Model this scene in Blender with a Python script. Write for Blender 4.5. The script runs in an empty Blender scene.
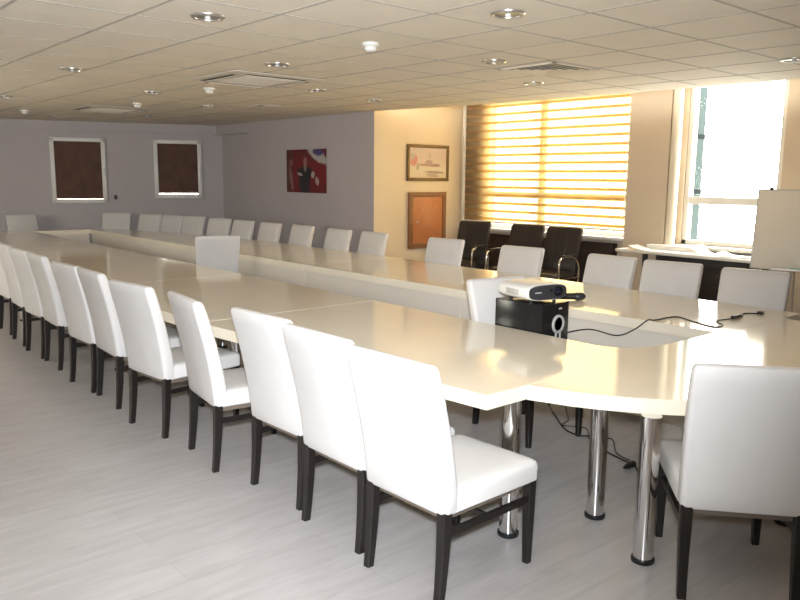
import bpy, bmesh, math, random
from mathutils import Vector, Matrix
random.seed(7)
PI = math.pi
S = bpy.context.scene
C = S.collection

# ------------------------------------------------------------------ camera
yaw, pitch, roll = 0.7146092, 0.1598394, -0.0095557
fwd = Vector((math.sin(yaw)*math.cos(pitch), math.cos(yaw)*math.cos(pitch), -math.sin(pitch)))
rgt = Vector((math.cos(yaw), -math.sin(yaw), 0))
dwn = fwd.cross(rgt)
r2 = rgt*math.cos(roll) + dwn*math.sin(roll)
d2 = -rgt*math.sin(roll) + dwn*math.cos(roll)
cam_data = bpy.data.cameras.new('camera')
cam_data.sensor_width = 36
cam_data.lens = 761.41/800*36
cam_data.clip_start = 0.05
cam = bpy.data.objects.new('camera', cam_data)
C.objects.link(cam)
M3 = Matrix((r2, -d2, -fwd)).transposed()
cam.matrix_world = Matrix.Translation((0, 0, 1.7)) @ M3.to_4x4()
S.camera = cam

# ------------------------------------------------------------------ world / light / exposure
SKY = 19.5
w = bpy.data.worlds.new('sky')
S.world = w
w.use_nodes = True
bg = w.node_tree.nodes['Background']
bg.inputs[0].default_value = (1.0, 0.925, 0.80, 1)
bg.inputs[1].default_value = SKY
S.view_settings.view_transform = 'Standard'
S.view_settings.look = 'None'
S.view_settings.exposure = 0.0
S.view_settings.gamma = 1.0
S.cycles.max_bounces = 10
S.cycles.diffuse_bounces = 6
S.cycles.glossy_bounces = 5
S.cycles.transmission_bounces = 8
S.cycles.transparent_max_bounces = 12
S.cycles.sample_clamp_indirect = 8
S.cycles.caustics_reflective = False
S.cycles.caustics_refractive = False

def portal(name, loc, rot, sx, sy):
    l = bpy.data.lights.new(name, 'AREA')
    l.shape = 'RECTANGLE'; l.size = sx; l.size_y = sy
    l.cycles.is_portal = True
    o = bpy.data.objects.new(name, l); C.objects.link(o)
    o.location = loc; o.rotation_euler = rot
portal('portal_blind_window', (9.3, 7.15, 1.9), (0, PI/2, 0), 2.0, 2.8)
portal('portal_right_window', (9.3, 4.4, 1.9), (0, PI/2, 0), 2.0, 1.4)
portal('portal_added_window', (-1.45, 10.0, 1.7), (0, -PI/2, 0), 1.2, 3.4)  # sky sampling for the added, out-of-view opening in the left wall

# the camera's own flash
fl = bpy.data.lights.new('camera_flash', 'SPOT')
fl.energy = 1500; fl.shadow_soft_size = 0.06; fl.color = (0.90, 0.95, 1.0)
fl.spot_size = math.radians(110); fl.spot_blend = 1.0
flo = bpy.data.objects.new('camera_flash', fl); C.objects.link(flo)
flo.location = Vector((0, 0, 1.7)) - d2*0.15 - fwd*0.02
fa = yaw - math.radians(16)
flo.rotation_euler = Vector((math.sin(fa), math.cos(fa), 0.04)).to_track_quat('-Z', 'Y').to_euler()

# ------------------------------------------------------------------ materials
def mat(name, col, rough=0.5, metal=0.0, spec=0.5, var=0.0, vscale=20, bump=0.0, bscale=200, coat=0.0, stretch=None, trans=0.0):
    m = bpy.data.materials.new(name); m.use_nodes = True
    nt = m.node_tree; N = nt.nodes; L = nt.links
    b = N['Principled BSDF']
    b.inputs['Base Color'].default_value = (*col, 1)
    b.inputs['Roughness'].default_value = rough
    b.inputs['Metallic'].default_value = metal
    b.inputs['Specular IOR Level'].default_value = spec
    b.inputs['Coat Weight'].default_value = coat
    b.inputs['Coat Roughness'].default_value = 0.08
    b.inputs['Transmission Weight'].default_value = trans
    if var or bump:
        tc = N.new('ShaderNodeTexCoord')
        src = tc.outputs['Object']
        if stretch:
            mp = N.new('ShaderNodeMapping'); mp.inputs['Scale'].default_value = stretch
            L.new(src, mp.inputs['Vector']); src = mp.outputs['Vector']
        if var:
            n = N.new('ShaderNodeTexNoise'); n.inputs['Scale'].default_value = vscale; n.inputs['Detail'].default_value = 4
            L.new(src, n.inputs['Vector'])
            cr = N.new('ShaderNodeValToRGB')
            cr.color_ramp.elements[0].position = 0.3; cr.color_ramp.elements[1].position = 0.7
            cr.color_ramp.elements[0].color = (*[c*(1-var) for c in col], 1)
            cr.color_ramp.elements[1].color = (*[min(1, c*(1+var)) for c in col], 1)
            L.new(n.outputs['Fac'], cr.inputs['Fac']); L.new(cr.outputs['Color'], b.inputs['Base Color'])
        if bump:
            n2 = N.new('ShaderNodeTexNoise'); n2.inputs['Scale'].default_value = bscale; n2.inputs['Detail'].default_value = 3
            L.new(src, n2.inputs['Vector'])
            bp = N.new('ShaderNodeBump'); bp.inputs['Strength'].default_value = bump; bp.inputs['Distance'].default_value = 0.01
            L.new(n2.outputs['Fac'], bp.inputs['Height']); L.new(bp.outputs['Normal'], b.inputs['Normal'])
    return m

M = {}
M['fabric'] = mat('white_leatherette', (0.65, 0.63, 0.615), 0.55, spec=0.3, var=0.025, vscale=6, bump=0.12, bscale=14)
M['wood_dark'] = mat('dark_wood', (0.012, 0.009, 0.008), 0.35, var=0.3, vscale=8, stretch=(12, 12, 1))
M['rail'] = mat('brown_rail', (0.16, 0.125, 0.095), 0.5)
M['table'] = mat('cream_gloss_laminate', (0.86, 0.78, 0.64), 0.09, spec=0.5, var=0.02, vscale=3)
M['panel'] = mat('cream_panel', (0.72, 0.66, 0.58), 0.5, var=0.02, vscale=4)
M['chrome'] = mat('chrome', (0.82, 0.81, 0.80), 0.09, metal=1.0)
M['black_plastic'] = mat('black_plastic', (0.012, 0.012, 0.013), 0.4)
M['black_gloss'] = mat('black_gloss', (0.01, 0.01, 0.011), 0.2)
M['purple'] = mat('mauve_paint', (0.47, 0.43, 0.435), 0.6, spec=0.3, var=0.02, vscale=2, bump=0.05, bscale=60)
M['cream'] = mat('cream_paint', (0.80, 0.675, 0.485), 0.6, spec=0.3, var=0.02, vscale=2, bump=0.05, bscale=60)
M['beige'] = mat('beige_paint', (0.60, 0.51, 0.395), 0.65, spec=0.3, var=0.02, vscale=2, bump=0.05, bscale=60)
M['pipe'] = mat('pipe_paint', (0.72, 0.66, 0.54), 0.4)
M['white'] = mat('white_plastic', (0.78, 0.76, 0.72), 0.4)
M['upvc'] = mat('window_plastic', (0.74, 0.72, 0.68), 0.35)
M['brown_blind'] = mat('brown_blind', (0.095, 0.042, 0.024), 0.7, var=0.25, vscale=5)
M['radiator'] = mat('dark_brown_board', (0.022, 0.012, 0.009), 0.5, var=0.25, vscale=4, stretch=(1, 1, 8))
M['grid'] = mat('ceiling_bar', (0.47, 0.435, 0.385), 0.75, spec=0.2)
M['tile'] = mat('ceiling_tile', (0.80, 0.735, 0.635), 0.8, spec=0.2, var=0.03, vscale=3, bump=0.15, bscale=180)
M['acw'] = mat('ac_white', (0.70, 0.645, 0.56), 0.45)
M['slot'] = mat('slot_dark', (0.03, 0.028, 0.025), 0.6)
M['leather'] = mat('black_leather', (0.022, 0.015, 0.012), 0.38, bump=0.2, bscale=40)
M['wood_frame'] = mat('brown_wood_frame', (0.27, 0.12, 0.045), 0.45, var=0.15, vscale=6, stretch=(1, 1, 6))
M['wood_orange'] = mat('orange_wood_door', (0.52, 0.20, 0.075), 0.42, var=0.14, vscale=7, stretch=(8, 1, 1.2))
M['gilt'] = mat('bronze_frame', (0.17, 0.10, 0.035), 0.35, metal=0.35, var=0.2, vscale=30)
M['paper'] = mat('paper', (0.86, 0.85, 0.82), 0.7)
M['board'] = mat('whiteboard_face', (0.84, 0.79, 0.69), 0.3)
M['alu'] = mat('aluminium', (0.55, 0.53, 0.5), 0.35, metal=0.9)
M['green'] = mat('green_marker', (0.02, 0.42, 0.13), 0.4)
M['grey_dark'] = mat('dark_grey_plastic', (0.035, 0.035, 0.04), 0.3)
M['lens'] = mat('lens_glass', (0.01, 0.012, 0.03), 0.05, coat=1.0)
M['silver'] = mat('silver_plastic', (0.5, 0.49, 0.47), 0.35)
M['blue_post'] = mat('pale_blue_cladding', (0.038, 0.051, 0.054), 0.9, spec=0.0)
M['blue_band'] = mat('post_band', (0.015, 0.019, 0.021), 0.9, spec=0.0)
M['dish'] = mat('lamp_reflector', (0.40, 0.37, 0.33), 0.38, metal=0.8)
M['bulb'] = mat('lamp_glass', (0.85, 0.85, 0.82), 0.1)

def floor_mat():
    m = bpy.data.materials.new('laminate_floor'); m.use_nodes = True
    nt = m.node_tree; N = nt.nodes; L = nt.links; b = N['Principled BSDF']
    tc = N.new('ShaderNodeTexCoord')
    mp = N.new('ShaderNodeMapping'); mp.inputs['Scale'].default_value = (1.5, 9, 1)
    L.new(tc.outputs['Object'], mp.inputs['Vector'])
    n = N.new('ShaderNodeTexNoise'); n.inputs['Scale'].default_value = 2.0; n.inputs['Detail'].default_value = 6; n.inputs['Distortion'].default_value = 0.6
    L.new(mp.outputs['Vector'], n.inputs['Vector'])
    cr = N.new('ShaderNodeValToRGB')
    cr.color_ramp.elements[0].position = 0.33; cr.color_ramp.elements[0].color = (0.405, 0.385, 0.38, 1)
    cr.color_ramp.elements[1].position = 0.68; cr.color_ramp.elements[1].color = (0.475, 0.455, 0.45, 1)
    L.new(n.outputs['Fac'], cr.inputs['Fac'])
    br = N.new('ShaderNodeTexBrick'); br.inputs['Scale'].default_value = 1.0
    br.inputs['Brick Width'].default_value = 1.3; br.inputs['Row Height'].default_value = 0.19
    br.inputs['Mortar Size'].default_value = 0.0016; br.inputs['Mortar Smooth'].default_value = 0.3
    br.inputs['Color1'].default_value = (1, 1, 1, 1); br.inputs['Color2'].default_value = (0.94, 0.93, 0.93, 1); br.inputs['Mortar'].default_value = (0.80, 0.78, 0.77, 1)
    L.new(tc.outputs['Object'], br.inputs['Vector'])
    mx = N.new('ShaderNodeMixRGB'); mx.blend_type = 'MULTIPLY'; mx.inputs['Fac'].default_value = 1.0
    L.new(cr.outputs['Color'], mx.inputs['Color1']); L.new(br.outputs['Color'], mx.inputs['Color2'])
    L.new(mx.outputs['Color'], b.inputs['Base Color'])
    b.inputs['Roughness'].default_value = 0.32
    b.inputs['Specular IOR Level'].default_value = 0.4
    return m
M['floor'] = floor_mat()

def blind_mat():
    # zebra roller blind: sheer and dense horizontal bands, both let daylight through
    m = bpy.data.materials.new('zebra_blind_cloth'); m.use_nodes = True
    nt = m.node_tree; N = nt.nodes; L = nt.links
    N.remove(N['Principled BSDF']); out = N['Material Output']
    tc = N.new('ShaderNodeTexCoord'); sp = N.new('ShaderNodeSeparateXYZ'); L.new(tc.outputs['Object'], sp.inputs[0])
    mu = N.new('ShaderNodeMath'); mu.operation = 'MULTIPLY'; mu.inputs[1].default_value = 1/0.122; L.new(sp.outputs['Z'], mu.inputs[0])
    fr = N.new('ShaderNodeMath'); fr.operation = 'FRACT'; L.new(mu.outputs[0], fr.inputs[0])
    cr = N.new('ShaderNodeValToRGB'); e = cr.color_ramp.elements
    e[0].position = 0.0; e[0].color = (0, 0, 0, 1); e[1].position = 0.60; e[1].color = (0, 0, 0, 1)
    for p, v in ((0.66, 1), (0.95, 1), (0.99, 0)):
        q = cr.color_ramp.elements.new(p); q.color = (v, v, v, 1)
    L.new(fr.outputs[0], cr.inputs['Fac'])
    def layer(tcol, dcol, fac, sc):
        t = N.new('ShaderNodeBsdfTransparent'); t.inputs[0].default_value = (*tcol, 1)
        tl = N.new('ShaderNodeBsdfTranslucent'); tl.inputs[0].default_value = (*dcol, 1)
        df = N.new('ShaderNodeBsdfDiffuse'); df.inputs[0].default_value = (*sc, 1)
        a = N.new('ShaderNodeMixShader'); a.inputs[0].default_value = 0.5; L.new(tl.outputs[0], a.inputs[1]); L.new(df.outputs[0], a.inputs[2])
        b = N.new('ShaderNodeMixShader'); b.inputs[0].default_value = fac; L.new(t.outputs[0], b.inputs[1]); L.new(a.outputs[0], b.inputs[2])
        return b
    sheer = layer((0.64, 0.58, 0.43), (0.75, 0.58, 0.34), 0.22, (0.92, 0.80, 0.58))
    dense = layer((0.60, 0.44, 0.20), (0.42, 0.30, 0.13), 0.86, (0.52, 0.36, 0.20))
    mx = N.new('ShaderNodeMixShader'); L.new(cr.outputs['Color'], mx.inputs[0]); L.new(sheer.outputs[0], mx.inputs[1]); L.new(dense.outputs[0], mx.inputs[2])
    L.new(mx.outputs[0], out.inputs[0])
    return m
M['zebra'] = blind_mat()

def glass_mat():
    m = bpy.data.materials.new('window_glass'); m.use_nodes = True
    nt = m.node_tree; N = nt.nodes; L = nt.links
    N.remove(N['Principled BSDF']); out = N['Material Output']
    t = N.new('ShaderNodeBsdfTransparent'); t.inputs[0].default_value = (0.93, 0.95, 0.95, 1)
    g = N.new('ShaderNodeBsdfGlossy'); g.inputs['Roughness'].default_value = 0.02
    x = N.new('ShaderNodeMixShader'); x.inputs[0].default_value = 0.002; L.new(t.outputs[0], x.inputs[1]); L.new(g.outputs[0], x.inputs[2])
    L.new(x.outputs[0], out.inputs[0])
    return m
M['glass'] = glass_mat()

def painting_mat(name, stops, blobs, axis='X'):
    """picture surface: a vertical ramp plus soft blobs in object space; blobs = (x, z, rx, rz, angle, colour)"""
    m = bpy.data.materials.new(name); m.use_nodes = True
    nt = m.node_tree; N = nt.nodes; L = nt.links; b = N['Principled BSDF']; b.inputs['Roughness'].default_value = 0.45
    tc = N.new('ShaderNodeTexCoord'); sp = N.new('ShaderNodeSeparateXYZ'); L.new(tc.outputs['Object'], sp.inputs[0])
    ns = N.new('ShaderNodeTexNoise'); ns.inputs['Scale'].default_value = 14; ns.inputs['Detail'].default_value = 5
    L.new(tc.outputs['Object'], ns.inputs['Vector'])
    mr = N.new('ShaderNodeMapRange'); mr.inputs[1].default_value = stops[0]; mr.inputs[2].default_value = stops[1]; L.new(sp.outputs['Z'], mr.inputs[0])
    cr = N.new('ShaderNodeValToRGB'); L.new(mr.outputs[0], cr.inputs['Fac'])
    cols = stops[2]
    cr.color_ramp.elements[0].color = (*cols[0], 1); cr.color_ramp.elements[1].color = (*cols[-1], 1)
    for i in range(1, len(cols)-1):
        q = cr.color_ramp.elements.new(i/(len(cols)-1)); q.color = (*cols[i], 1)
    cur = cr.outputs['Color']
    for (x, z, rx, rz, ang, col) in blobs:
        mp = N.new('ShaderNodeMapping'); mp.vector_type = 'TEXTURE'
        mp.inputs['Location'].default_value = (x, 0, z) if axis == 'X' else (0, x, z)
        mp.inputs['Rotation'].default_value = (0, ang, 0) if axis == 'X' else (ang, 0, 0)
        mp.inputs['Scale'].default_value = (rx, 9, rz) if axis == 'X' else (9, rx, rz)
        L.new(tc.outputs['Object'], mp.inputs['Vector'])
        ln = N.new('ShaderNodeVectorMath'); ln.operation = 'LENGTH'; L.new(mp.outputs['Vector'], ln.inputs[0])
        ad = N.new('ShaderNodeMath'); ad.operation = 'MULTIPLY_ADD'; ad.inputs[1].default_value = 0.7; ad.inputs[2].default_value = -0.35
        L.new(ns.outputs['Fac'], ad.inputs[0])
        sm = N.new('ShaderNodeMath'); sm.operation = 'ADD'; L.new(ln.outputs['Value'], sm.inputs[0]); L.new(ad.outputs[0], sm.inputs[1])
        r = N.new('ShaderNodeMapRange'); r.inputs[1].default_value = 0.8; r.inputs[2].default_value = 1.1; r.inputs[3].default_value = 1; r.inputs[4].default_value = 0
        L.new(sm.outputs[0], r.inputs[0])
        mx = N.new('ShaderNodeMixRGB'); L.new(r.outputs[0], mx.inputs['Fac']); L.new(cur, mx.inputs['Color1']); mx.inputs['Color2'].default_value = (*col, 1)
        cur = mx.outputs['Color']
    L.new(cur, b.inputs['Base Color'])
    return m

# ------------------------------------------------------------------ mesh helpers
def link(name, bm, m, parent=None, smooth=True, loc=None):
    bmesh.ops.recalc_face_normals(bm, faces=bm.faces)
    me = bpy.data.meshes.new(name); bm.to_mesh(me); bm.free()
    me.materials.append(m)
    if smooth:
        for p in me.polygons: p.use_smooth = True
        try: me.set_sharp_from_angle(angle=math.radians(38))
        except Exception: pass
    o = bpy.data.objects.new(name, me); C.objects.link(o)
    if loc is not None: o.location = loc
    if parent is not None: o.parent = parent
    return o

def tag(o, label, cat, group=None):
    o['label'] = label; o['category'] = cat
    if group: o['group'] = group
    return o

def thing(name, label, cat, loc=(0, 0, 0), rz=0.0, group=None):
    o = bpy.data.objects.new(name, None); C.objects.link(o)
    o.empty_display_size = 0.1
    o.location = loc; o.rotation_euler = (0, 0, rz)
    return tag(o, label, cat, group)

def struct(name, bm, m, smooth=False, parent=None):
    o = link(name, bm, m, parent, smooth)
    if parent is None: o['kind'] = 'structure'
    return o

def box(bm, x0, x1, y0, y1, z0, z1, bev=0.0, seg=2, mx=None):
    r = bmesh.ops.create_cube(bm, size=1.0)
    vs = r['verts']
    for v in vs:
        v.co = Vector((x0+(v.co.x+.5)*(x1-x0), y0+(v.co.y+.5)*(y1-y0), z0+(v.co.z+.5)*(z1-z0)))
    if bev:
        es = list({e for v in vs for e in v.link_edges})
        rr = bmesh.ops.bevel(bm, geom=es, offset=bev, segments=seg, affect='EDGES', profile=0.5)
        vs = list({v for f in rr['faces'] for v in f.verts} | {v for v in vs if v.is_valid})
    if mx is not None:
        bmesh.ops.transform(bm, matrix=mx, verts=vs)
    return vs

def B(*a, **k):
    bm = bmesh.new(); box(bm, *a, **k); return bm

def loft(bm, rings, cap=True):
    R = [[bm.verts.new(p) for p in ring] for ring in rings]
    n = len(R[0])
    for a, b in zip(R, R[1:]):
        for i in range(n):
            bm.faces.new((a[i], a[(i+1) % n], b[(i+1) % n], b[i]))
    if cap:
        bm.faces.new(R[0]); bm.faces.new(R[-1])
    return R

def rrect(cx, cy, hx, hy, r, k=3):
    pts = []
    for sx, sy, a0 in ((1, 1, 0), (-1, 1, 90), (-1, -1, 180), (1, -1, 270)):
        for i in range(k+1):
            a = math.radians(a0+90*i/k)
            pts.append((cx+sx*(hx-r)+r*math.cos(a), cy+sy*(hy-r)+r*math.sin(a)))
    return pts

def prism(bm, pts, z0, z1, bev=0.0):
    a = [bm.verts.new((x, y, z0)) for x, y in pts]
    b = [bm.verts.new((x, y, z1)) for x, y in pts]
    n = len(pts)
    bm.faces.new(a[::-1]); ft = bm.faces.new(b)
    for i in range(n):
        bm.faces.new((a[i], a[(i+1) % n], b[(i+1) % n], b[i]))
    if bev:
        es = [e for e in bm.edges if abs(e.verts[0].co.z-e.verts[1].co.z) < 1e-6]
        bmesh.ops.bevel(bm, geom=es, offset=bev, segments=2, affect='EDGES')

def lathe(bm, prof, n=24, c=(0, 0, 0), axis='Z', cap=True):
    rings = []
    for r, h in prof:
        ring = []
        for i in range(n):
            a = 2*PI*i/n
            u, v = r*math.cos(a), r*math.sin(a)
            p = (u, v, h) if axis == 'Z' else ((h, u, v) if axis == 'X' else (u, h, v))
            ring.append((c[0]+p[0], c[1]+p[1], c[2]+p[2]))
        rings.append(ring)
    loft(bm, rings, cap)

def tube(bm, pts, r, n=8, sub=6):
    P = [Vector(p) for p in pts]
    if sub > 1 and len(P) > 2:
        Q = []
        for i in range(len(P)-1):
            p0 = P[max(i-1, 0)]; p1 = P[i]; p2 = P[i+1]; p3 = P[min(i+2, len(P)-1)]
            for k in range(sub):
                t = k/sub
                Q.append(0.5*((2*p1)+(p2-p0)*t+(2*p0-5*p1+4*p2-p3)*t*t+(3*p1-p0-3*p2+p3)*t**3))
        Q.append(P[-1]); P = Q
    rings = []; up = Vector((0, 0, 1)); prev = None
    for i, p in enumerate(P):
        t = (P[min(i+1, len(P)-1)]-P[max(i-1, 0)]).normalized()
        if prev is None:
            a = up if abs(t.z) < 0.9 else Vector((1, 0, 0))
            nrm = t.cross(a).normalized()
        else:
            nrm = (prev - t*prev.dot(t)).normalized()
        prev = nrm
        bn = t.cross(nrm)
        rings.append([p+(nrm*math.cos(2*PI*k/n)+bn*math.sin(2*PI*k/n))*r for k in range(n)])
    loft(bm, rings)

def dup(root, loc, rz, label, group=None):
    r = root.copy(); C.objects.link(r); r.location = loc; r.rotation_euler = (0, 0, rz)
    r['label'] = label
    if group: r['group'] = group
    for ch in list(root.children):
        c = ch.copy(); C.objects.link(c); c.parent = r
        for g in list(ch.children):
            d = g.copy(); C.objects.link(d); d.parent = c
    return r

# ------------------------------------------------------------------ the room shell
ZC = 2.645                                   # suspended ceiling
BA = Vector((3.65, 14.99)); BB = Vector((7.2, 13.69))    # line of the far wall
bd = (BB-BA).normalized()
def bw(s, off=0.0):                          # a point on the far wall: s metres along, off metres out of it into the room
    n = Vector((bd.y, -bd.x))
    p = BA + bd*s + n*off
    return p
ba = math.atan2(bd.y, bd.x)

struct('floor', B(-1.6, 9.4, -3, 17.5, -0.1, 0), M['floor'])
# ceiling slab with its edge short of the windows
bm = bmesh.new(); prism(bm, [(-1.6, -3), (7.62, -3), (7.64, 3.0), (7.62, 4.9), (7.42, 7.2), (7.16, 8.86), (7.45, 8.95), (7.5, 17), (-1.6, 17)], ZC, ZC+0.09)
struct('ceiling', bm, M['tile'])
struct('ceiling_upper', B(6.9, 9.4, -3, 9.0, 2.93, 3.03), M['beige'])
# ceiling bars
bm = bmesh.new()
X0, Y0, T = 1.906, 4.665, 0.636
for i in range(-6, 10):
    x = X0+T*i
    box(bm, x-0.011, x+0.011, -3, 9.0 if x > 7.05 else 15.2, ZC-0.0025, ZC+0.002) if x < 7.1 else None
for j in range(-12, 17):
    y = Y0+T*j
    xe = 7.40 if y < 7 else (7.2 if y < 8.8 else 7.1)
    box(bm, -1.4, xe, y-0.009, y+0.009, ZC-0.002, ZC+0.002)
struct('ceiling_trim', bm, M['grid'])

# far wall
def wall_strip(bm, s0, s1, z0, z1, o0=-0.12, o1=0.0):
    p = [bw(s0, o0), bw(s1, o0), bw(s1, o1), bw(s0, o1)]
    prism(bm, [(q.x, q.y) for q in p], z0, z1)
def s_of(x): return (x-BA.x)/bd.x
W1 = (s_of(4.37), s_of(5.25), 1.175, 2.36)
W2 = (s_of(6.045), s_of(6.87), 1.26, 2.36)
bm = bmesh.new()
wall_strip(bm, -5.6, W1[0], 0, 2.9); wall_strip(bm, W1[1], W2[0], 0, 2.9); wall_strip(bm, W2[1], 4.1, 0, 2.9)
for W in (W1, W2):
    wall_strip(bm, W[0], W[1], 0, W[2]); wall_strip(bm, W[0], W[1], W[3], 2.9)
struct('wall_back', bm, M['purple'])
bm = bmesh.new(); wall_strip(bm, -5.5, s_of(7.2), 2.485, ZC, 0.0, 0.05); struct('trim_1', bm, M['purple'])
bm = bmesh.new(); wall_strip(bm, -5.5, s_of(7.15), 0, 0.09, 0.0, 0.015); struct('baseboard_back', bm, M['upvc'])

# mauve wall on the right with the recess in its far end, and the cream wall at its near end
bm = bmesh.new(); prism(bm, [(7.13, 8.83), (7.25, 8.951), (7.25, 12.45), (7.13, 12.45)], 0, 2.9); struct('wall_right', bm, M['purple'])
struct('wall_recess', B(7.25, 7.4, 12.30, 13.9, 0, 2.47), M['purple'])
struct('trim_4', B(7.13, 7.4, 12.45, 13.9, 2.47, 2.9), M['purple'])
bm = bmesh.new(); prism(bm, [(7.1305, 8.83), (9.3, 8.83), (9.3, 8.95), (7.2505, 8.95)], 0, 3.0); struct('wall_alcove', bm, M['cream'])
struct('baseboard_right', B(7.115, 7.13, 8.84, 12.4, 0, 0.09), M['upvc'])

# window wall: openings A (behind the blind) and B (open window)
AY0, AY1, AZ0, AZ1 = 5.66, 8.36, 0.93, 2.88
BY0, BY1, BZ0, BZ1 = 3.79, 4.97, 0.90, 2.88
bm = bmesh.new()
box(bm, 9.0, 9.25, AY1, 8.84, 0, 3.0); box(bm, 9.0, 9.25, BY1, AY0, 0, 3.0); box(bm, 9.0, 9.25, -3, BY0, 0, 3.0)
box(bm, 9.0, 9.25, AY0, AY1, 0, AZ0); box(bm, 9.0, 9.25, AY0, AY1, AZ1, 3.0)
box(bm, 9.0, 9.25, BY0, BY1, 0, BZ0); box(bm, 9.0, 9.25, BY0, BY1, BZ1, 3.0)
struct('wall_window', bm, M['beige'])
struct('column', B(8.86, 9.0, 5.12, 5.70, 0, 2.93), M['beige'])
struct('wall_near', B(-1.6, 9.25, -2.7, -2.6, 0, 3.0), M['beige'])
# left wall (beside the camera); unseen window added to light the far end
LY0, LY1, LZ0, LZ1 = 8.6, 11.2, 1.25, 2.1
bm = bmesh.new()
box(bm, -1.4, -1.2, -2.7, LY0, 0, 3.0); box(bm, -1.4, -1.2, LY1, 17, 0, 3.0)
box(bm, -1.4, -1.2, LY0, LY1, 0, LZ0); box(bm, -1.4, -1.2, LY0, LY1, LZ1, 3.0)
struct('wall_left', bm, M['purple'])

def window_y(name, x, y0, y1, z0, z1, mull_y=(), mull_z=(), fw=0.055, sill=True):
    f = bmesh.new()
    box(f, x-0.03, x+0.03, y0, y0+fw, z0, z1, 0.006); box(f, x-0.03, x+0.03, y1-fw, y1, z0, z1, 0.006)
    box(f, x-0.03, x+0.03, y0, y1, z0, z0+fw, 0.006); box(f, x-0.03, x+0.03, y0, y1, z1-fw, z1, 0.006)
    o = link(name, f, M['upvc'], None, False); o['kind'] = 'structure'
    for a in mull_y: link('mullion', B(x-0.028, x+0.028, a-0.06, a+0.06, z0+fw, z1-fw, bev=0.006), M['upvc'], o, False)
    for a in mull_z: link('transom', B(x-0.027, x+0.027, y0+fw, y1-fw, a-0.045, a+0.045, bev=0.006), M['upvc'], o, False)
    link('pane', B(x-0.004, x+0.004, y0+fw*.6, y1-fw*.6, z0+fw*.6, z1-fw*.6), M['glass'], o, False)
    return o
w1 = window_y('window_1', 9.06, AY0, AY1, AZ0, AZ1, (7.25,), (1.45,), 0.06)
link('window_sill', B(8.86, 9.03, 5.71, 8.82, 0.885, 0.93, bev=0.008), M['upvc'], w1)
w2 = window_y('window_2', 9.06, BY0, BY1, BZ0, BZ1, (), (1.45,), 0.06)
link('window_sill', B(8.86, 9.03, 3.6, 5.0, 0.86, 0.90, bev=0.008), M['upvc'], w2)
window_y('window_added', -1.3, LY0, LY1, LZ0, LZ1, (10.0,), (), 0.06)  # added out of view so daylight reaches the far end

def back_window(name, W, tilt, gap):
    s0, s1, z0, z1 = W
    c = bw((s0+s1)/2, 0.02)
    hw = (s1-s0)/2; fw = 0.075
    f = bmesh.new()
    for a, b, c0, c1 in ((-hw, -hw+fw, z0, z1), (hw-fw, hw, z0, z1), (-hw, hw, z0, z0+fw), (-hw, hw, z1-fw, z1)):
        box(f, a, b, -0.035, 0.03, c0, c1, 0.008)
    o = link(name, f, M['upvc'], None); o['kind'] = 'structure'
    o.location = (c.x, c.y, 0); o.rotation_euler = (0, 0, ba)
    link('pane', B(-hw+fw*.5, hw-fw*.5, 0.012, 0.02, z0+fw*.5, z1-fw*.5), M['glass'], o, False)
    link('roller_blind', B(-hw+fw*0.99, hw-fw*0.99, -0.002, 0.006, z0+fw+gap, z1-fw*0.99), M['brown_blind'], o, False)
    h = bmesh.new(); box(h, hw-fw*.7, hw-fw*.3, -0.055, -0.035, (z0+z1)/2-0.02, (z0+z1)/2+0.05, 0.004); box(h, hw-fw*.62, hw-fw*.38, -0.07, -0.05, (z0+z1)/2-0.10, (z0+z1)/2+0.02, 0.004)
    link('window_handle', h, M['alu'], o)
    return o
back_window('window_4', W1, 0, 0.003)
back_window('window_5', W2, 0, 0.02)

# riser pipe by the column, a facade post outside
bm = bmesh.new(); lathe(bm, [(0.062, 0), (0.062, 2.93)], 20, (8.9, 5.055, 0)); struct('trim_2', bm, M['pipe'], True)
bm = bmesh.new(); lathe(bm, [(0.03, 0), (0.03, 2.93)], 16, (8.94, 8.77, 0)); struct('trim_3', bm, M['pipe'], True)
bm = bmesh.new(); box(bm, 9.6, 9.9, 5.21, 5.50, -1.0, 4.0, 0.01)
post = link('exterior_post', bm, M['blue_post'], None, False); tag(post, 'pale blue facade post outside the open right window', 'post')
for z in (1.55, 2.27):
    link('band', B(9.595, 9.905, 5.205, 5.505, z-0.03, z+0.03), M['blue_band'], post, False)

# zebra blind
bl = thing('zebra_blind', 'cream and tan striped zebra roller blind over the large window', 'blind', (8.93, 7.27, 0))
link('cloth', B(-0.003, 0.003, -1.55, 1.44, 1.03, 2.84), M['zebra'], bl, False)
bm = bmesh.new(); lathe(bm, [(0.035, -1.555), (0.035, 1.46)], 16, (0, 0, 2.87), 'Y'); link('roller_tube', bm, M['white'], bl)
link('bottom_rail', B(-0.012, 0.012, -1.55, 1.44, 1.005, 1.035, bev=0.006), M['white'], bl)
bm = bmesh.new(); tube(bm, [(-0.03, -1.53, 2.86), (-0.03, -1.532, 1.9), (-0.03, -1.528, 1.15)], 0.004, 6); link('pull_chain', bm, M['white'], bl)

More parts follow.
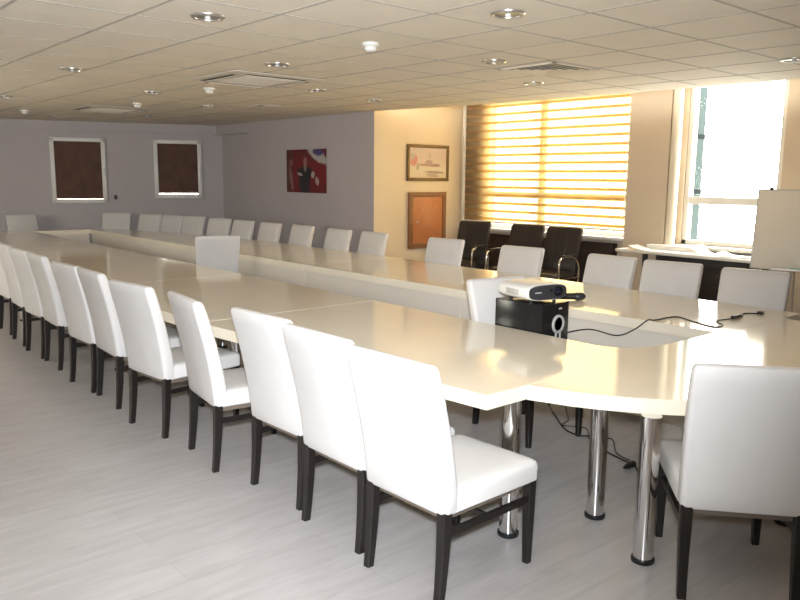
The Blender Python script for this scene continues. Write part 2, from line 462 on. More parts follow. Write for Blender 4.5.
# dark radiator boards beneath the windows
rc = thing('radiator_cover', 'dark brown radiator board below the striped blind', 'radiator cover', (8.93, 7.3, 0), 0)
link('board', B(-0.05, 0.065, -1.43, 1.42, 0.0, 0.84, bev=0.008), M['radiator'], rc)
bm = bmesh.new()
for k in range(10): box(bm, -0.056, -0.048, -1.35+k*0.27, -1.13+k*0.27, 0.70, 0.715)
link('grille', bm, M['slot'], rc, False)
rc2 = thing('radiator_cover', 'dark brown radiator board under the open window behind the desk', 'radiator cover', (8.93, 4.34, 0), 0)
link('board', B(-0.05, 0.065, -0.55, 0.56, 0.0, 0.83, bev=0.008), M['radiator'], rc2)
bm = bmesh.new()
for k in range(4): box(bm, -0.056, -0.048, -0.52+k*0.27, -0.30+k*0.27, 0.69, 0.705)
link('grille', bm, M['slot'], rc2, False)

# ------------------------------------------------------------------ conference tables
TT, TB = 0.75, 0.681
def table_leg(par, x, y):
    o = par.location
    bm = bmesh.new(); lathe(bm, [(0.044, 0.02), (0.044, TB)], 24, (x-o.x, y-o.y, 0))
    lg = link('leg', bm, M['chrome'], par)
    bm = bmesh.new(); lathe(bm, [(0.050, 0), (0.052, 0.004), (0.052, 0.018), (0.048, 0.022)], 24, (x-o.x, y-o.y, 0))
    link('foot', bm, M['black_plastic'], lg)
def table(label, pts, legs, panels=(), name='conference_table'):
    cx = sum(p[0] for p in pts)/len(pts); cy = sum(p[1] for p in pts)/len(pts)
    t = thing(name, label, 'table', (cx, cy, 0), 0, 'sections of the long conference table')
    bm = bmesh.new(); prism(bm, [(x-cx, y-cy) for x, y in pts], TB, TT, 0.002)
    link('tabletop', bm, M['table'], t)
    for x, y in legs: table_leg(t, x, y)
    for (x0, x1, y0, y1, z0) in panels:
        link('modesty_panel', B(x0-cx, x1-cx, y0-cy, y1-cy, z0, TB, bev=0.003), M['panel'], t, False)
    return t
GAP = 0.002
# curved near end
arc = []
hc, cc, RR = 1.40, 0.414, 1.46
XM, YN = 4.10, 2.205
for k in range(41):
    x = XM-hc+2*hc*k/40
    arc.append((x, YN+cc-math.sqrt(max(RR*RR-(x-XM)**2, 0))))
fil = [(4.62, 2.262), (4.25, 2.262), (4.05, 2.268), (3.92, 2.285), (3.81, 2.32), (3.735, 2.39), (3.70, 2.47), (3.6915, 2.56), (3.6915, YN)]
table('cream curved end section of the conference table, nearest the camera', arc+[(4.62, YN)]+fil,
      [(3.16, 2.11), (2.94, 1.70), (3.84, 1.45), (5.04, 2.08), (5.26, 1.70)])
LB = [2.205, 4.55, 6.62, 8.9, 11.2, 13.6]
LXO = [2.43, 2.21, 2.20, 2.20, 2.18, 2.18]
LLEG = [[(2.668, 2.262), (2.85, 4.40), (3.5, 4.40)], [(2.85, 5.23), (2.42, 6.53), (3.55, 4.75), (3.55, 6.5)], [(2.85, 6.70), (2.85, 8.75), (3.55, 6.8), (3.55, 8.75)],
        [(2.42, 9.5), (2.42, 11.0), (3.55, 9.1), (3.55, 11.0)], [(2.42, 11.4), (2.42, 13.4), (3.55, 11.4), (3.55, 13.4)]]
LN = ['left-hand section of the cream conference table beside the curved end', 'second left-hand section of the cream conference table from the curved end',
      'third left-hand section of the cream conference table from the curved end', 'fourth left-hand section of the cream conference table from the curved end',
      'left-hand section of the cream conference table touching its far end']
for i in range(5):
    y0, y1 = LB[i]+GAP, LB[i+1]-GAP
    table(LN[i], [(LXO[i], y0), (3.69, y0), (3.69, y1), (LXO[i+1], y1)], LLEG[i])
RB = [2.205, 4.55, 6.95, 9.45, 11.3, 13.6]
RXO = [5.78, 5.88, 5.90, 5.88, 5.70, 5.0]
RLEG = [[(5.15, 2.28), (5.45, 4.47)], [(5.45, 4.70), (5.45, 6.87)], [(5.45, 7.1), (5.45, 8.70)], [(5.45, 9.56), (5.2, 11.2)], [(5.0, 11.5), (4.75, 12.95)]]
RN = ['right-hand section of the cream conference table with the black cable on it', 'second right-hand section of the cream conference table from the curved end',
      'third right-hand section of the cream conference table from the curved end', 'fourth right-hand section of the cream conference table from the curved end',
      'narrowing right-hand section of the cream conference table touching its far end']
for i in range(5):
    y0, y1 = RB[i]+GAP, RB[i+1]-GAP
    if i == 0: pts = [(4.6215, y0), (5.78, y0), (5.88, y1), (4.62, y1)]
    else: pts = [(4.62, y0), (RXO[i], y0), (RXO[i+1], y1), (4.62, y1)]
    table(RN[i], pts, RLEG[i], [(4.645, 4.67, y0 + (0.10 if i == 0 else 0), y1, 0.06)])
table('cream far end section of the conference table with a pale inner panel', [(2.18, 13.6+GAP), (5.0, 13.6+GAP), (4.7, 14.04), (2.4, 14.04)],
      [(2.5, 13.85), (4.5, 13.85)], [(3.73, 4.61, 13.605, 13.622, 0.06)])

# ------------------------------------------------------------------ white chairs
def back_bm():
    bm = bmesh.new(); rings = []
    Z = [0.385, 0.40, 0.46, 0.55, 0.65, 0.75, 0.85, 0.94, 0.990, 1.004, 1.01]
    for z in Z:
        t = (z-0.385)/(0.625)
        rear = -0.222-0.118*t**1.5
        th = 0.092-0.022*t
        hy = 0.246+0.012*t
        ins = 0.0
        if z > 0.96: ins = {0.990: 0.003, 1.004: 0.011, 1.01: 0.022}[z]
        if z < 0.39: ins = 0.006
        rings.append([(x, y, z) for x, y in rrect(rear+th/2, 0, th/2-ins, hy-ins, 0.022-min(ins, .012))])
    loft(bm, rings); return bm
def seat_bm():
    bm = bmesh.new(); rings = []
    for z, ins in ((0.385, 0.006), (0.392, 0.0), (0.455, 0.0), (0.47, 0.005), (0.478, 0.016), (0.483, 0.04), (0.486, 0.09)):
        rings.append([(x, y, z) for x, y in rrect(0.095, 0, 0.28-ins, 0.246-ins, 0.03)])
    loft(bm, rings); return bm
def rear_leg_bm(s):
    bm = bmesh.new(); rings = []
    for z, x, h in ((0.0, -0.222, 0.018), (0.08, -0.213, 0.019), (0.2, -0.203, 0.021), (0.3, -0.198, 0.023), (0.40, -0.195, 0.024)):
        rings.append([(a, b, z) for a, b in rrect(x, s*0.219, h, h, 0.004, 1)])
    loft(bm, rings); return bm
def front_leg_bm(s):
    bm = bmesh.new(); rings = []
    for z, h in ((0.0, 0.016), (0.2, 0.020), (0.40, 0.023)):
        rings.append([(a, b, z) for a, b in rrect(0.335, s*0.219, h, h, 0.004, 1)])
    loft(bm, rings); return bm
def make_chair(name, label, group):
    t = thing(name, label, 'chair', (0, 0, 0), 0, group)
    link('seat', seat_bm(), M['fabric'], t); link('backrest', back_bm(), M['fabric'], t)
    for s in (-1, 1):
        link('leg', rear_leg_bm(s), M['wood_dark'], t); link('leg', front_leg_bm(s), M['wood_dark'], t)
    for s in (-1, 1):
        link('stretcher', B(-0.20, 0.330, s*0.219-0.009, s*0.219+0.009, 0.285, 0.315), M['wood_dark'], t, False)
    link('stretcher', B(0.05, 0.07, -0.215, 0.215, 0.288, 0.312), M['wood_dark'], t, False)
    bm = bmesh.new(); box(bm, -0.17, 0.30, -0.205, -0.185, 0.35, 0.388); box(bm, -0.17, 0.30, 0.185, 0.205, 0.35, 0.388); box(bm, 0.28, 0.30, -0.2, 0.2, 0.35, 0.388); box(bm, -0.18, -0.16, -0.2, 0.2, 0.35, 0.388)
    link('seat_rail', bm, M['rail'], t, False)
    return t
chair0 = None
def place(x, y, deg, label, group):
    global chair0
    rz = math.radians(deg)
    if chair0 is None:
        chair0 = make_chair('upholstered_chair', label, group)
        chair0.location = (x, y, 0); chair0.rotation_euler = (0, 0, rz)
        return chair0
    return dup(chair0, (x, y, 0), rz, label, group)
def at_legs(x, y, deg):                       # from the middle of the two rear feet
    a = math.radians(deg); return x+0.24*math.cos(a), y+0.24*math.sin(a), deg
GL = 'white chairs along the left side of the table'
left = [(1.95, 2.24, 1, 'white chair with dark legs, nearest of the left row, its seat fully visible'),
        (1.99, 2.80, 0, 'second white chair of the left row counting from the camera'),
        (2.03, 3.36, 2, 'third white chair of the left row counting from the camera'),
        (1.97, 4.10, -8, 'fourth white chair of the left row from the camera, turned to show its thick side'),
        (1.935, 4.83, 6, 'fifth white chair of the left row counting from the camera'),
        (1.97, 5.65, -2, 'sixth white chair of the left row counting from the camera'),
        (1.96, 6.19, 3, 'seventh white chair of the left row counting from the camera'),
        (2, 7.08, -2, 'eighth white chair of the left row counting from the camera'),
        (2, 7.62, 2, 'ninth white chair of the left row counting from the camera'),
        (2.03, 8.28, -2, 'tenth white chair of the left row, at the left edge of the photo'),
        (2.07, 8.95, 0, 'farthest white chair of the left row, cut by the left edge of the photo')]
for x, y, d, lab in left: place(*at_legs(x, y, d), lab, GL)
def at_top(x, y, deg):                        # from the middle of the rear top edge
    a = math.radians(deg); return x+0.335*math.cos(a), y+0.335*math.sin(a), deg
GR = 'white chairs along the right side of the table'
right = [(6.03, 2.66, 189, 'white chair behind the right side of the table, nearest, beside the flip chart'),
         (6.04, 3.37, 187, 'second white chair from the flip chart, in front of the desk with papers'),
         (6.06, 3.98, 178, 'third white chair from the flip chart, left of the desk end'),
         (6.09, 5.07, 185, 'white chair directly behind the projector, in front of the right-hand black armchairs'),
         (6.17, 6.27, 186, 'white chair in front of the orange wooden cabinet and left-hand black armchair'),
         (6.13, 7.52, 178, 'white chair in front of the corner where mauve wall meets cream wall'),
         (6.10, 8.23, 179, 'second white chair left of the mauve wall corner, behind the right side'),
         (6.14, 9.16, 180, 'white chair of the right row directly below the red canvas print'),
         (6.08, 9.93, 182, 'white chair of the right row just left of the red canvas print'),
         (6.05, 10.69, 186, 'white chair just right of the inner chair facing the camera, against the mauve wall'),
         (6.02, 11.42, 194, 'white chair showing above the inner chair, near the recess in the mauve wall'),
         (5.95, 12.20, 196, 'white chair below the right edge of the second small window'),
         (5.80, 12.73, 199, 'half hidden white chair below the middle of the second small window'),
         (5.64, 13.30, 204, 'white chair below the left edge of the second small window, at the table bend'),
         (5.29, 14.05, 232, 'white chair below the dark socket, at the far bend of the table')]
for x, y, d, lab in right: place(*at_top(x, y, d), lab, GR)
place(4.285, 8.36, 72, 'white chair standing alone inside the long opening of the table', 'white chairs inside the table ring')
place(3.952, 3.275, -99, 'white chair inside the table ring carrying the black subwoofer', 'white chairs inside the table ring')
place(*at_top(3.70, 14.37, -82), 'white chair at the far head of the table, below the left small window', 'white chairs at the heads of the table')
place(3.10, 1.402, 39.6, 'white chair at the curved end of the table, its back close to the camera', 'white chairs at the heads of the table')

# ------------------------------------------------------------------ subwoofer, projector, microphone, cables
sw = thing('subwoofer', 'black subwoofer box on the seat of the inner white chair', 'speaker', (3.845, 3.125, 0.490), math.radians(0))
SX, SY, SH = 0.135, 0.195, 0.435
link('cabinet', B(-SX, SX, -SY, SY, 0.006, SH, bev=0.006), M['black_gloss'], sw)
bm = bmesh.new()
for a in (-0.10, 0.10):
    for b in (-0.15, 0.15): lathe(bm, [(0.014, 0), (0.014, 0.007)], 10, (a, b, 0))
link('foot', bm, M['black_plastic'], sw)
bm = bmesh.new(); lathe(bm, [(0.043, -0.197), (0.043, -0.203), (0.058, -0.203), (0.060, -0.195)], 28, (0.025, 0, 0.30), 'Y', False); link('port_ring', bm, M['silver'], sw)
bm = bmesh.new(); lathe(bm, [(0.043, -0.1965), (0.02, -0.1965)], 28, (0.025, 0, 0.30), 'Y'); link('port', bm, M['slot'], sw)
bm = bmesh.new(); lathe(bm, [(0.012, -0.197), (0.012, -0.204), (0.022, -0.204), (0.026, -0.195)], 24, (0.025, 0, 0.185), 'Y', False)
box(bm, 0.0, 0.008, -0.203, -0.195, 0.19, 0.262); box(bm, 0.042, 0.05, -0.203, -0.195, 0.19, 0.262); link('volume_ring', bm, M['silver'], sw)
bm = bmesh.new(); lathe(bm, [(0.011, -0.195), (0.011, -0.212), (0.008, -0.214)], 16, (0.025, 0, 0.185), 'Y'); link('knob', bm, M['silver'], sw)
link('badge', B(0.03, 0.06, -0.197, -0.194, 0.393, 0.403), M['silver'], sw, False)

pj = thing('projector', 'white projector with a dark oval front, on the black subwoofer', 'projector', (3.815, 3.10, 0.490+SH), math.radians(-10))
bm = bmesh.new(); rings = []
HW, HH = 0.165, 0.052
def oval(hw, hh, y, zc=0.073, n=32, e=3.2):
    pts = []
    for k in range(n):
        a = 2*PI*k/n; c, s = math.cos(a), math.sin(a)
        pts.append((hw*math.copysign(abs(c)**(2/e), c), y, zc+hh*math.copysign(abs(s)**(2/e), s)))
    return pts
for y, f in ((0.15, 0.86), (0.145, 0.95), (0.12, 1.0), (-0.12, 1.0), (-0.14, 0.985), (-0.146, 0.95)): rings.append(oval(HW*f, HH*f, y))
loft(bm, rings); link('body', bm, M['white'], pj)
bm = bmesh.new(); loft(bm, [oval(HW*.93, HH*.90, -0.145), oval(HW*.93, HH*.90, -0.151), oval(HW*.90, HH*.84, -0.154)]); link('front_panel', bm, M['grey_dark'], pj)
bm = bmesh.new(); lathe(bm, [(0.030, -0.150), (0.034, -0.158), (0.030, -0.166), (0.025, -0.166), (0.024, -0.160)], 28, (0.075, 0, 0.078), 'Y', False); ln = link('lens_ring', bm, M['black_gloss'], pj)
bm = bmesh.new(); lathe(bm, [(0.025, -0.158), (0.018, -0.163), (0.008, -0.165)], 24, (0.075, 0, 0.078), 'Y'); link('lens', bm, M['lens'], ln)
bm = bmesh.new(); lathe(bm, [(0.010, -0.150), (0.010, -0.157)], 16, (0.02, 0, 0.085), 'Y'); link('sensor', bm, M['black_gloss'], pj)
link('badge', B(-0.11, -0.06, -0.1555, -0.150, 0.072, 0.078), M['silver'], pj, False)
for a, b in ((-0.12, -0.10), (0.12, -0.10), (-0.11, 0.10), (0.11, 0.10)):
    bm = bmesh.new(); lathe(bm, [(0.012, 0.0), (0.012, 0.012), (0.008, 0.016), (0.008, 0.030)], 12, (a*0.8, b, 0)); link('foot', bm, M['black_plastic'], pj)
bm = bmesh.new()
for k in range(9): box(bm, -0.1665, -0.163, -0.06+k*0.014, -0.053+k*0.014, 0.055, 0.09)
link('vent_grille', bm, M['alu'], pj, False)

mc = thing('microphone', 'black handheld microphone lying on the right-hand table by the projector', 'microphone', (4.91, 3.63, TT+0.032), math.radians(-38))
bm = bmesh.new(); lathe(bm, [(0.016, -0.11), (0.024, -0.105), (0.026, 0.05), (0.028, 0.06)], 18, (0, 0, 0), 'X'); link('handle', bm, M['black_plastic'], mc)
bm = bmesh.new(); lathe(bm, [(0.028, 0.058), (0.032, 0.066), (0.032, 0.10), (0.028, 0.125), (0.015, 0.138)], 18, (0, 0, 0), 'X'); link('grille_head', bm, M['grey_dark'], mc)

def cable(name, label, pts, r, group=None):
    bm = bmesh.new(); tube(bm, pts, r, 8, 8)
    return tag(link(name, bm, M['black_plastic']), label, 'cable', group)
cb = cable('power_cable', 'thin black cable from the subwoofer up across the right-hand table', [(3.985, 3.0, 0.60), (4.12, 3.08, 0.55), (4.40, 3.34, 0.57), (4.58, 3.2, 0.625), (4.595, 2.97, 0.615), (4.60, 2.84, 0.675), (4.608, 2.76, 0.742), (4.616, 2.735, 0.7605), (4.66, 2.715, 0.756),
      (4.90, 2.70, 0.754), (4.83, 2.53, 0.754), (4.76, 2.35, 0.754), (4.86, 2.34, 0.754), (4.97, 2.44, 0.754), (5.12, 2.425, 0.754), (5.28, 2.41, 0.756), (5.42, 2.46, 0.754), (5.50, 2.39, 0.754)], 0.0045)
link('adapter', B(5.15, 5.26, 2.40, 2.43, 0.751, 0.773, bev=0.006), M['black_plastic'], cb)
link('plug', B(5.485, 5.525, 2.36, 2.40, 0.750, 0.772, bev=0.006), M['black_plastic'], cb)
fc = cable('floor_cable', 'black extension cable with a loose plug on the floor under the table', [(4.56, 3.50, 0.30), (4.57, 3.52, 0.02), (4.31, 3.24, 0.008), (4.14, 3.03, 0.008), (4.11, 2.90, 0.008), (4.15, 2.82, 0.008), (4.0, 2.62, 0.008), (3.95, 2.47, 0.008), (3.92, 2.36, 0.008), (3.80, 2.25, 0.008)], 0.0055)
bm = bmesh.new(); lathe(bm, [(0.008, -0.05), (0.017, -0.02), (0.020, 0.03), (0.020, 0.05)], 14, (3.86, 2.36, 0.021), 'X'); link('plug', bm, M['black_plastic'], fc)
cable('loop_cable', 'looped thin black cable hanging to the floor beside the inner chair leg', [(4.61, 3.42, 0.60), (4.60, 3.40, 0.25), (4.50, 3.30, 0.03), (4.33, 3.15, 0.008), (4.20, 3.10, 0.008), (4.27, 2.96, 0.008), (4.10, 2.80, 0.008), (4.22, 2.72, 0.008), (4.02, 2.55, 0.008), (3.97, 2.42, 0.008)], 0.004)

# ------------------------------------------------------------------ black armchairs by the window
def armchair_parts(t):
    bm = bmesh.new(); rings = []
    for z, ins in ((0.40, 0.02), (0.415, 0.0), (0.45, 0.0), (0.475, 0.012), (0.485, 0.04)):
        rings.append([(x, y, z) for x, y in rrect(0.02, 0, 0.25-ins, 0.25-ins, 0.05)])
    loft(bm, rings); link('seat', bm, M['leather'], t)
    bm = bmesh.new(); rings = []
    for z in (0.44, 0.46, 0.6, 0.75, 0.9, 1.0, 1.04, 1.055):
        q = (z-0.44)/0.615
        x = -0.20-0.17*q**1.1
        ins = 0.02 if z in (0.44, 1.055) else (0.006 if z == 1.04 else 0)
        rings.append([(a, b, z) for a, b in rrect(x-0.02, 0, 0.03-ins*.6, 0.262-ins, 0.012)])
    loft(bm, rings); bk = link('backrest', bm, M['leather'], t)
    for y in (-0.09, 0.09):
        bm = bmesh.new(); tube(bm, [(-0.172-0.17*((z-.44)/.615)**1.1+0.013, y, z) for z in (0.5, 0.65, 0.8, 0.95, 1.03)], 0.004, 6, 2); link('seam', bm, M['leather'], bk)
    for s in (-1, 1):
        y = s*0.285
        bm = bmesh.new(); tube(bm, [(-0.30, y, 0.012), (-0.27, y, 0.3), (-0.26, y, 0.56), (-0.16, y, 0.665), (0.0, y, 0.70), (0.16, y, 0.70), (0.235, y, 0.66), (0.25, y, 0.5), (0.26, y, 0.25), (0.27, y, 0.012)], 0.014, 10, 6)
        fr = link('arm_frame', bm, M['chrome'], t)
        bm = bmesh.new(); box(bm, -0.15, 0.18, y-0.022, y+0.022, 0.712, 0.730, 0.006); link('arm_pad', bm, M['black_plastic'], fr)
        bm = bmesh.new(); tube(bm, [(-0.27, y, 0.42), (0.0, y*0.97, 0.41), (0.252, y, 0.42)], 0.011, 8, 4); link('side_rail', bm, M['chrome'], t)
    bm = bmesh.new(); tube(bm, [(0.2, -0.285, 0.405), (0.2, 0.285, 0.405)], 0.010, 8, 1); tube(bm, [(-0.2, -0.285, 0.405), (-0.2, 0.285, 0.405)], 0.010, 8, 1); link('cross_rail', bm, M['chrome'], t)
GA = 'black armchairs below the striped blind'
a0 = thing('armchair', 'black armchair with chrome arms, leftmost below the striped blind', 'armchair', (8.08, 7.90, 0), math.radians(196), GA)
armchair_parts(a0)
dup(a0, (8.08, 6.92, 0), math.radians(190), 'black armchair with chrome arms, middle one below the blind mullion', GA)
dup(a0, (8.06, 6.28, 0), math.radians(188), 'black armchair with chrome arms, rightmost below the striped blind', GA)

# ------------------------------------------------------------------ desk with papers
ds = thing('desk', 'white desk with dark legs under the open window', 'desk', (8.58, 4.4, 0))
DT = 0.835
link('desktop', B(-0.20, 0.25, -0.62, 1.10, DT-0.035, DT, bev=0.004), M['white'], ds)
for x in (-0.12, 0.19):
    for y in (-0.55, 0.72): link('leg', B(x-0.025, x+0.025, y-0.025, y+0.025, 0, DT-0.035, bev=0.004), M['black_plastic'], ds)
link('apron', B(0.16, 0.185, -0.52, 0.70, DT-0.16, DT-0.035), M['black_plastic'], ds, False)
bx = thing('paper_box', 'long white paper box lying at the back of the desk', 'box', (8.70, 4.88, DT), math.radians(2))
link('body', B(-0.06, 0.06, -0.33, 0.33, 0.0, 0.05, bev=0.003), M['paper'], bx)
link('lid', B(-0.063, 0.063, -0.333, 0.333, 0.044, 0.062, bev=0.003), M['paper'], bx)
def sheet(label, x, y, rz, sx, sy, curl, k):
    bm = bmesh.new(); n = 10; rows = []
    for i in range(n+1):
        u = i/n; rows.append([(-sx/2+sx*j/4, -sy/2+sy*u, 0.002+0.0015*k+curl*max(0, (u-0.6))**2*2.5) for j in range(5)])
    V = [[bm.verts.new(p) for p in r] for r in rows]
    W = [[bm.verts.new((p[0], p[1], p[2]+0.0012)) for p in r] for r in rows]
    for i in range(n):
        for j in range(4):
            bm.faces.new((V[i][j], V[i][j+1], V[i+1][j+1], V[i+1][j])); bm.faces.new((W[i][j], W[i+1][j], W[i+1][j+1], W[i][j+1]))
    for i in range(n):
        bm.faces.new((V[i][0], V[i+1][0], W[i+1][0], W[i][0])); bm.faces.new((V[i][4], W[i][4], W[i+1][4], V[i+1][4]))
    for j in range(4):
        bm.faces.new((V[0][j], W[0][j], W[0][j+1], V[0][j+1])); bm.faces.new((V[n][j], V[n][j+1], W[n][j+1], W[n][j]))
    o = link('paper_sheet', bm, M['paper'], None, True, (x, y, DT)); o.rotation_euler = (0, 0, rz)
    tag(o, label, 'paper', 'loose sheets on the desk')
sheet('large white sheet spread on the left half of the desk, in front of the box', 8.50, 4.95, 0.0, 0.22, 0.75, 0.12, 0)
sheet('large white sheet in the middle of the desk', 8.55, 4.27, -0.06, 0.28, 0.50, 0.25, 2)
sheet('white sheet lying on the right end of the desk by the flip chart', 8.56, 4.02, 0.1, 0.26, 0.36, 0.1, 6)

# ------------------------------------------------------------------ flip chart
fcx = thing('flip_chart', 'white flip chart board on a stand at the right edge', 'flip chart', (8.15, 3.67, 0), math.radians(-75))
lean = Matrix.Translation((0, 0, 0.785)) @ Matrix.Rotation(math.radians(-11), 4, 'X')
bm = bmesh.new(); box(bm, 0.0, 0.80, -0.010, 0.010, 0, 0.83, 0.004, mx=lean); link('board', bm, M['board'], fcx)
bm = bmesh.new()
box(bm, -0.006, 0.806, -0.013, 0.013, 0.83, 0.842, 0.002, mx=lean); box(bm, -0.006, 0.806, -0.013, 0.013, -0.012, 0.0, 0.002, mx=lean)
box(bm, -0.008, 0.0, -0.013, 0.013, -0.012, 0.842, 0.002, mx=lean); box(bm, 0.80, 0.808, -0.013, 0.013, -0.012, 0.842, 0.002, mx=lean)
link('board_frame', bm, M['alu'], fcx)
bm = bmesh.new(); box(bm, 0.20, 0.60, -0.07, -0.008, -0.02, -0.012, mx=lean); box(bm, 0.20, 0.60, -0.072, -0.068, -0.02, 0.0, mx=lean); link('pen_tray', bm, M['alu'], fcx, False)
bm = bmesh.new(); box(bm, 0.10, 0.14, -0.02, 0.015, 0.83, 0.86, 0.004, mx=lean); link('clamp', bm, M['black_plastic'], fcx)
for x0, y0, x1, y1 in ((0.10, 0.07, 0.06, 0.03), (0.70, 0.07, 0.74, 0.03), (0.40, 0.08, 0.40, 0.32)):
    bm = bmesh.new(); tube(bm, [(x0, y0, 1.10), (x1, y1, 0.0)], 0.012, 10, 1); link('leg', bm, M['alu'], fcx)
gm = thing('marker_pen', 'green marker pen in the tray of the flip chart', 'marker', (0, 0, 0))
pw = (Matrix.Translation((8.15, 3.67, 0)) @ Matrix.Rotation(math.radians(-75), 4, 'Z') @ lean) @ Vector((0.45, -0.045, 0.0))
gm.location = pw; gm.rotation_euler = (0, 0, math.radians(-75))
bm = bmesh.new(); lathe(bm, [(0.008, -0.065), (0.011, -0.06), (0.011, 0.02)], 14, (0, 0, 0), 'X'); link('barrel', bm, M['green'], gm)
bm = bmesh.new(); lathe(bm, [(0.0115, 0.02), (0.0115, 0.06), (0.008, 0.066)], 14, (0, 0, 0), 'X'); link('cap', bm, M['green'], gm)

# ------------------------------------------------------------------ things on the walls
pc = thing('framed_painting', 'pale harbour painting in a bronze frame on the cream wall', 'painting', (8.20, 8.83, 1.922))
HWp, HHp = 0.44, 0.278
bm = bmesh.new(); fw = 0.05
for a, b, c, d in ((-HWp, HWp, HHp-fw, HHp), (-HWp, HWp, -HHp, -HHp+fw), (-HWp, -HWp+fw, -HHp+fw, HHp-fw), (HWp-fw, HWp, -HHp+fw, HHp-fw)): box(bm, a, b, -0.035, 0.0, c, d, 0.008)
link('frame', bm, M['gilt'], pc)
pm = painting_mat('harbour_painting', (-0.23, 0.23, [(0.62, 0.52, 0.40), (0.66, 0.60, 0.46), (0.62, 0.50, 0.42), (0.60, 0.48, 0.43), (0.62, 0.52, 0.47)]),
    [(-0.30, 0.03, 0.07, 0.09, 0.3, (0.55, 0.22, 0.18)), (-0.33, 0.10, 0.05, 0.05, 0, (0.45, 0.38, 0.33)), (0.0, -0.035, 0.24, 0.018, 0.05, (0.36, 0.22, 0.16)), (0.02, 0.0, 0.09, 0.05, 0.0, (0.42, 0.28, 0.24)),
     (0.16, -0.03, 0.10, 0.02, 0, (0.33, 0.20, 0.17)), (0.14, -0.14, 0.22, 0.022, 0.03, (0.34, 0.24, 0.20)), (0.10, -0.19, 0.14, 0.03, 0.1, (0.42, 0.32, 0.26)), (-0.22, -0.07, 0.03, 0.04, 0.4, (0.36, 0.33, 0.24)), (0.03, 0.12, 0.03, 0.05, 0.2, (0.48, 0.40, 0.34))])
link('canvas', B(-HWp+fw*.8, HWp-fw*.8, -0.02, -0.004, -HHp+fw*.8, HHp-fw*.8), pm, pc, False)

hc_ = thing('wall_cabinet', 'orange wooden cabinet door in a brown frame on the cream wall', 'cabinet', (8.19, 8.83, 1.04))
HWc, HHc = 0.39, 0.435
bm = bmesh.new(); fw = 0.075
for a, b, c, d in ((-HWc, HWc, HHc-fw, HHc), (-HWc, HWc, -HHc, -HHc+fw), (-HWc, -HWc+fw, -HHc+fw, HHc-fw), (HWc-fw, HWc, -HHc+fw, HHc-fw)): box(bm, a, b, -0.05, 0.0, c, d, 0.005)
link('frame', bm, M['wood_frame'], hc_)
dr = link('door', B(-HWc+fw*1.02, HWc-fw*1.02, -0.036, 0.0, -HHc+fw*1.02, HHc-fw*1.02, bev=0.003), M['wood_orange'], hc_)
bm = bmesh.new(); lathe(bm, [(0.010, -0.036), (0.006, -0.046), (0.014, -0.052), (0.014, -0.060), (0.006, -0.064)], 14, (-0.235, 0, -0.02), 'Y'); link('knob', bm, M['silver'], dr)

cp = thing('canvas_print', 'unframed red canvas print of a dark standing figure on the mauve wall', 'picture', (7.127, 10.58, 1.785))
am = painting_mat('red_print', (-0.35, 0.35, [(0.13, 0.010, 0.012), (0.17, 0.010, 0.014), (0.11, 0.010, 0.012)]),
    [(-0.33, 0.27, 0.33, 0.10, 0.45, (0.42, 0.38, 0.36)), (-0.36, 0.30, 0.16, 0.06, 0.1, (0.07, 0.05, 0.16)), (0.50, 0.12, 0.16, 0.5, 0, (0.075, 0.02, 0.018)), (0.42, -0.12, 0.05, 0.22, -0.25, (0.22, 0.10, 0.09)), (0.42, 0.14, 0.06, 0.06, 0, (0.20, 0.08, 0.08)),
     (0.02, -0.21, 0.17, 0.20, 0, (0.018, 0.016, 0.02)), (0.02, -0.03, 0.24, 0.11, 0, (0.012, 0.014, 0.014)), (0.0, 0.05, 0.04, 0.07, 0, (0.22, 0.16, 0.14)), (0.0, 0.15, 0.055, 0.075, 0, (0.30, 0.13, 0.13)),
     (0.16, -0.05, 0.08, 0.025, 0.2, (0.36, 0.32, 0.28)), (-0.22, -0.06, 0.05, 0.06, 0.5, (0.42, 0.38, 0.33)), (-0.34, -0.16, 0.05, 0.07, -0.5, (0.42, 0.32, 0.27))], 'Y')
link('stretched_canvas', B(-0.03, 0.0, -0.56, 0.56, -0.35, 0.35, bev=0.003), am, cp, False)

p = bw(s_of(5.385), 0.0)
so = thing('wall_socket', 'small dark socket on the mauve far wall between the small windows', 'socket', (p.x, p.y, 1.28), ba)
link('plate', B(-0.03, 0.03, -0.010, 0.0, -0.04, 0.04, bev=0.003), M['grey_dark'], so)
link('insert', B(-0.022, 0.022, -0.014, -0.008, -0.03, 0.03, bev=0.002), M['black_plastic'], so)

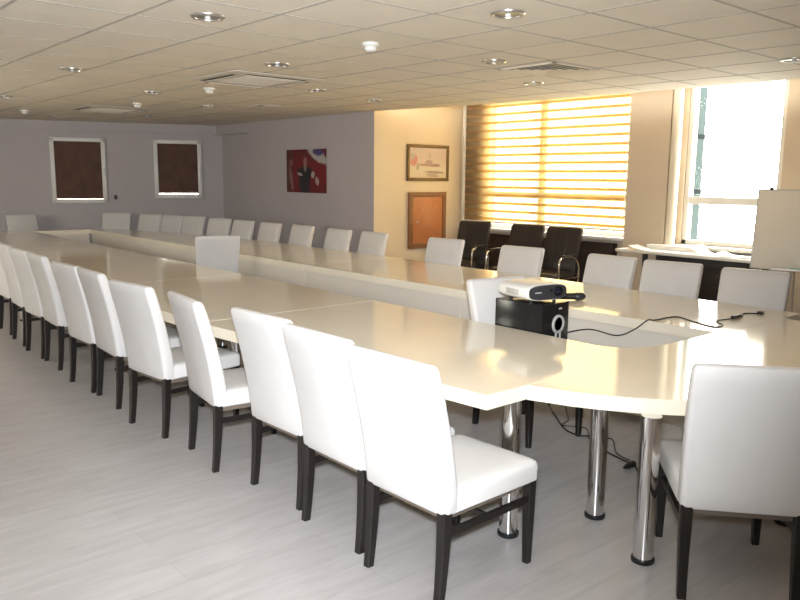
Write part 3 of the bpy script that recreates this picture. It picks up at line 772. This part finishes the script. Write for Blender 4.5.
# ------------------------------------------------------------------ things on the ceiling
def downlight_parts(t):
    bm = bmesh.new(); lathe(bm, [(0.078, -0.004), (0.080, -0.013), (0.092, -0.014), (0.102, -0.006), (0.103, 0.0)], 28, cap=False); link('ring', bm, M['alu'], t)
    bm = bmesh.new(); lathe(bm, [(0.079, -0.006), (0.06, -0.003), (0.03, -0.0015)], 28); link('reflector', bm, M['dish'], t)
    bm = bmesh.new(); lathe(bm, [(0.016, -0.002), (0.017, -0.014), (0.010, -0.020)], 16); link('bulb', bm, M['bulb'], t)
DL = [(2.25, 4.38, 'round chrome downlight, largest of the left half of the ceiling'), (3.49, 3.09, 'round chrome downlight at the top centre of the photo, glowing warm from the windows'),
      (2.43, 7.39, 'round downlight in the ceiling above the left small window, left of the near air conditioner'), (3.61, 5.79, 'round downlight just in front of the nearer cassette air conditioner'),
      (4.80, 4.39, 'round downlight left of the square ceiling vent'), (6.16, 5.09, 'round downlight just beyond the square ceiling vent, above the blind'),
      (3.76, 8.74, 'round downlight between the two cassette air conditioners'), (4.99, 7.18, 'round downlight to the right of the nearer cassette air conditioner'),
      (2.63, 10.54, 'round downlight at the far left edge of the photo'), (6.12, 7.59, 'round downlight above the mauve wall corner'),
      (6.39, 2.67, 'round downlight at the right edge of the ceiling above the open window'), (4.10, 13.4, 'tiny far downlight above the left small window'),
      (5.18, 12.3, 'tiny far downlight beyond the far air conditioner'), (5.05, 9.90, 'round downlight in front of the small square diffuser')]
d0 = None
for x, y, lab in DL:
    if d0 is None:
        d0 = thing('downlight', lab, 'ceiling light', (x, y, ZC), 0, 'round ceiling downlights'); downlight_parts(d0)
    else: dup(d0, (x, y, ZC), 0, lab)
def detector_parts(t):
    bm = bmesh.new(); lathe(bm, [(0.060, 0.0), (0.060, -0.018), (0.052, -0.026), (0.045, -0.028)], 24); link('base', bm, M['white'], t)
    bm = bmesh.new(); lathe(bm, [(0.044, -0.026), (0.042, -0.050), (0.030, -0.060), (0.012, -0.063)], 24); link('sensor_head', bm, M['white'], t)
s0 = thing('smoke_detector', 'white smoke detector on the ceiling near the centre, closest to the camera', 'smoke detector', (3.54, 4.43, ZC), 0, 'smoke detectors'); detector_parts(s0)
dup(s0, (3.42, 12.6, ZC), 0, 'white smoke detector on the ceiling at the far left')
dup(s0, (4.04, 7.88, ZC), 0, 'white smoke detector behind the nearer cassette air conditioner')
dup(s0, (4.18, 10.21, ZC), 0, 'white smoke detector just in front of the farther cassette air conditioner')
def cassette_parts(t):
    h = 0.50
    bm = bmesh.new(); loft(bm, [[(x, y, z) for x, y in rrect(0, 0, q, q, 0.05)] for z, q in ((-0.006, h), (-0.012, h), (-0.022, h-0.06))]); link('panel', bm, M['acw'], t)
    for k in range(4):
        mx = Matrix.Rotation(k*PI/2, 4, 'Z')
        bm = bmesh.new(); box(bm, -0.32, 0.32, -0.43, -0.365, -0.0245, -0.018, 0.001, mx=mx); sl = link('air_slot', bm, M['slot'], t, False)
        bm = bmesh.new(); box(bm, -0.31, 0.31, -0.380, -0.368, -0.032, -0.024, 0.002, mx=mx); link('flap', bm, M['acw'], sl, False)
    bm = bmesh.new(); box(bm, -0.28, 0.28, -0.28, 0.28, -0.026, -0.019, 0.003)
    for k in range(11): box(bm, -0.26, 0.26, -0.25+k*0.05-0.006, -0.25+k*0.05+0.006, -0.028, -0.024)
    link('intake_grille', bm, M['acw'], t, False)
c0 = thing('air_conditioner', 'white ceiling cassette air conditioner, the nearer of the two', 'air conditioner', (4.0, 6.83, ZC), 0, 'ceiling cassette air conditioners'); cassette_parts(c0)
dup(c0, (4.25, 11.35, ZC), 0, 'white ceiling cassette air conditioner, the farther one by the back wall')
def vent(label, x, y, h, n, cat='vent'):
    t = thing('ceiling_vent', label, cat, (x, y, ZC), 0, 'square ceiling diffusers')
    bm = bmesh.new()
    for k in range(4):
        mx = Matrix.Rotation(k*PI/2, 4, 'Z'); box(bm, -h, h, -h, -h+0.035, -0.012, 0.0, 0.003, mx=mx)
    link('frame', bm, M['acw'], t, False)
    link('backing', B(-h+0.03, h-0.03, -h+0.03, h-0.03, -0.003, -0.001), M['slot'], t, False)
    for k in range(n):
        a = (h-0.05)*(1-k/n); b = a-(h-0.05)/n*0.95; bm = bmesh.new()
        R = []
        for q, z in ((a, -0.014), (b, -0.003)): R.append([bm.verts.new((sx*q, sy*q, z)) for sx, sy in ((1, 1), (-1, 1), (-1, -1), (1, -1))])
        R2 = []
        for q, z in ((a, -0.017), (b, -0.006)): R2.append([bm.verts.new((sx*q, sy*q, z)) for sx, sy in ((1, 1), (-1, 1), (-1, -1), (1, -1))])
        for i in range(4):
            j = (i+1) % 4
            bm.faces.new((R[0][i], R[0][j], R[1][j], R[1][i])); bm.faces.new((R2[0][i], R2[1][i], R2[1][j], R2[0][j]))
            bm.faces.new((R[0][i], R2[0][i], R2[0][j], R[0][j])); bm.faces.new((R[1][i], R[1][j], R2[1][j], R2[1][i]))
        link('louvre', bm, M['acw'], t, False)
vent('square louvred ceiling vent in front of the striped blind', 5.47, 4.36, 0.31, 4)
vent('small square ceiling diffuser near the mauve wall, farther one', 5.62, 9.32, 0.20, 3)
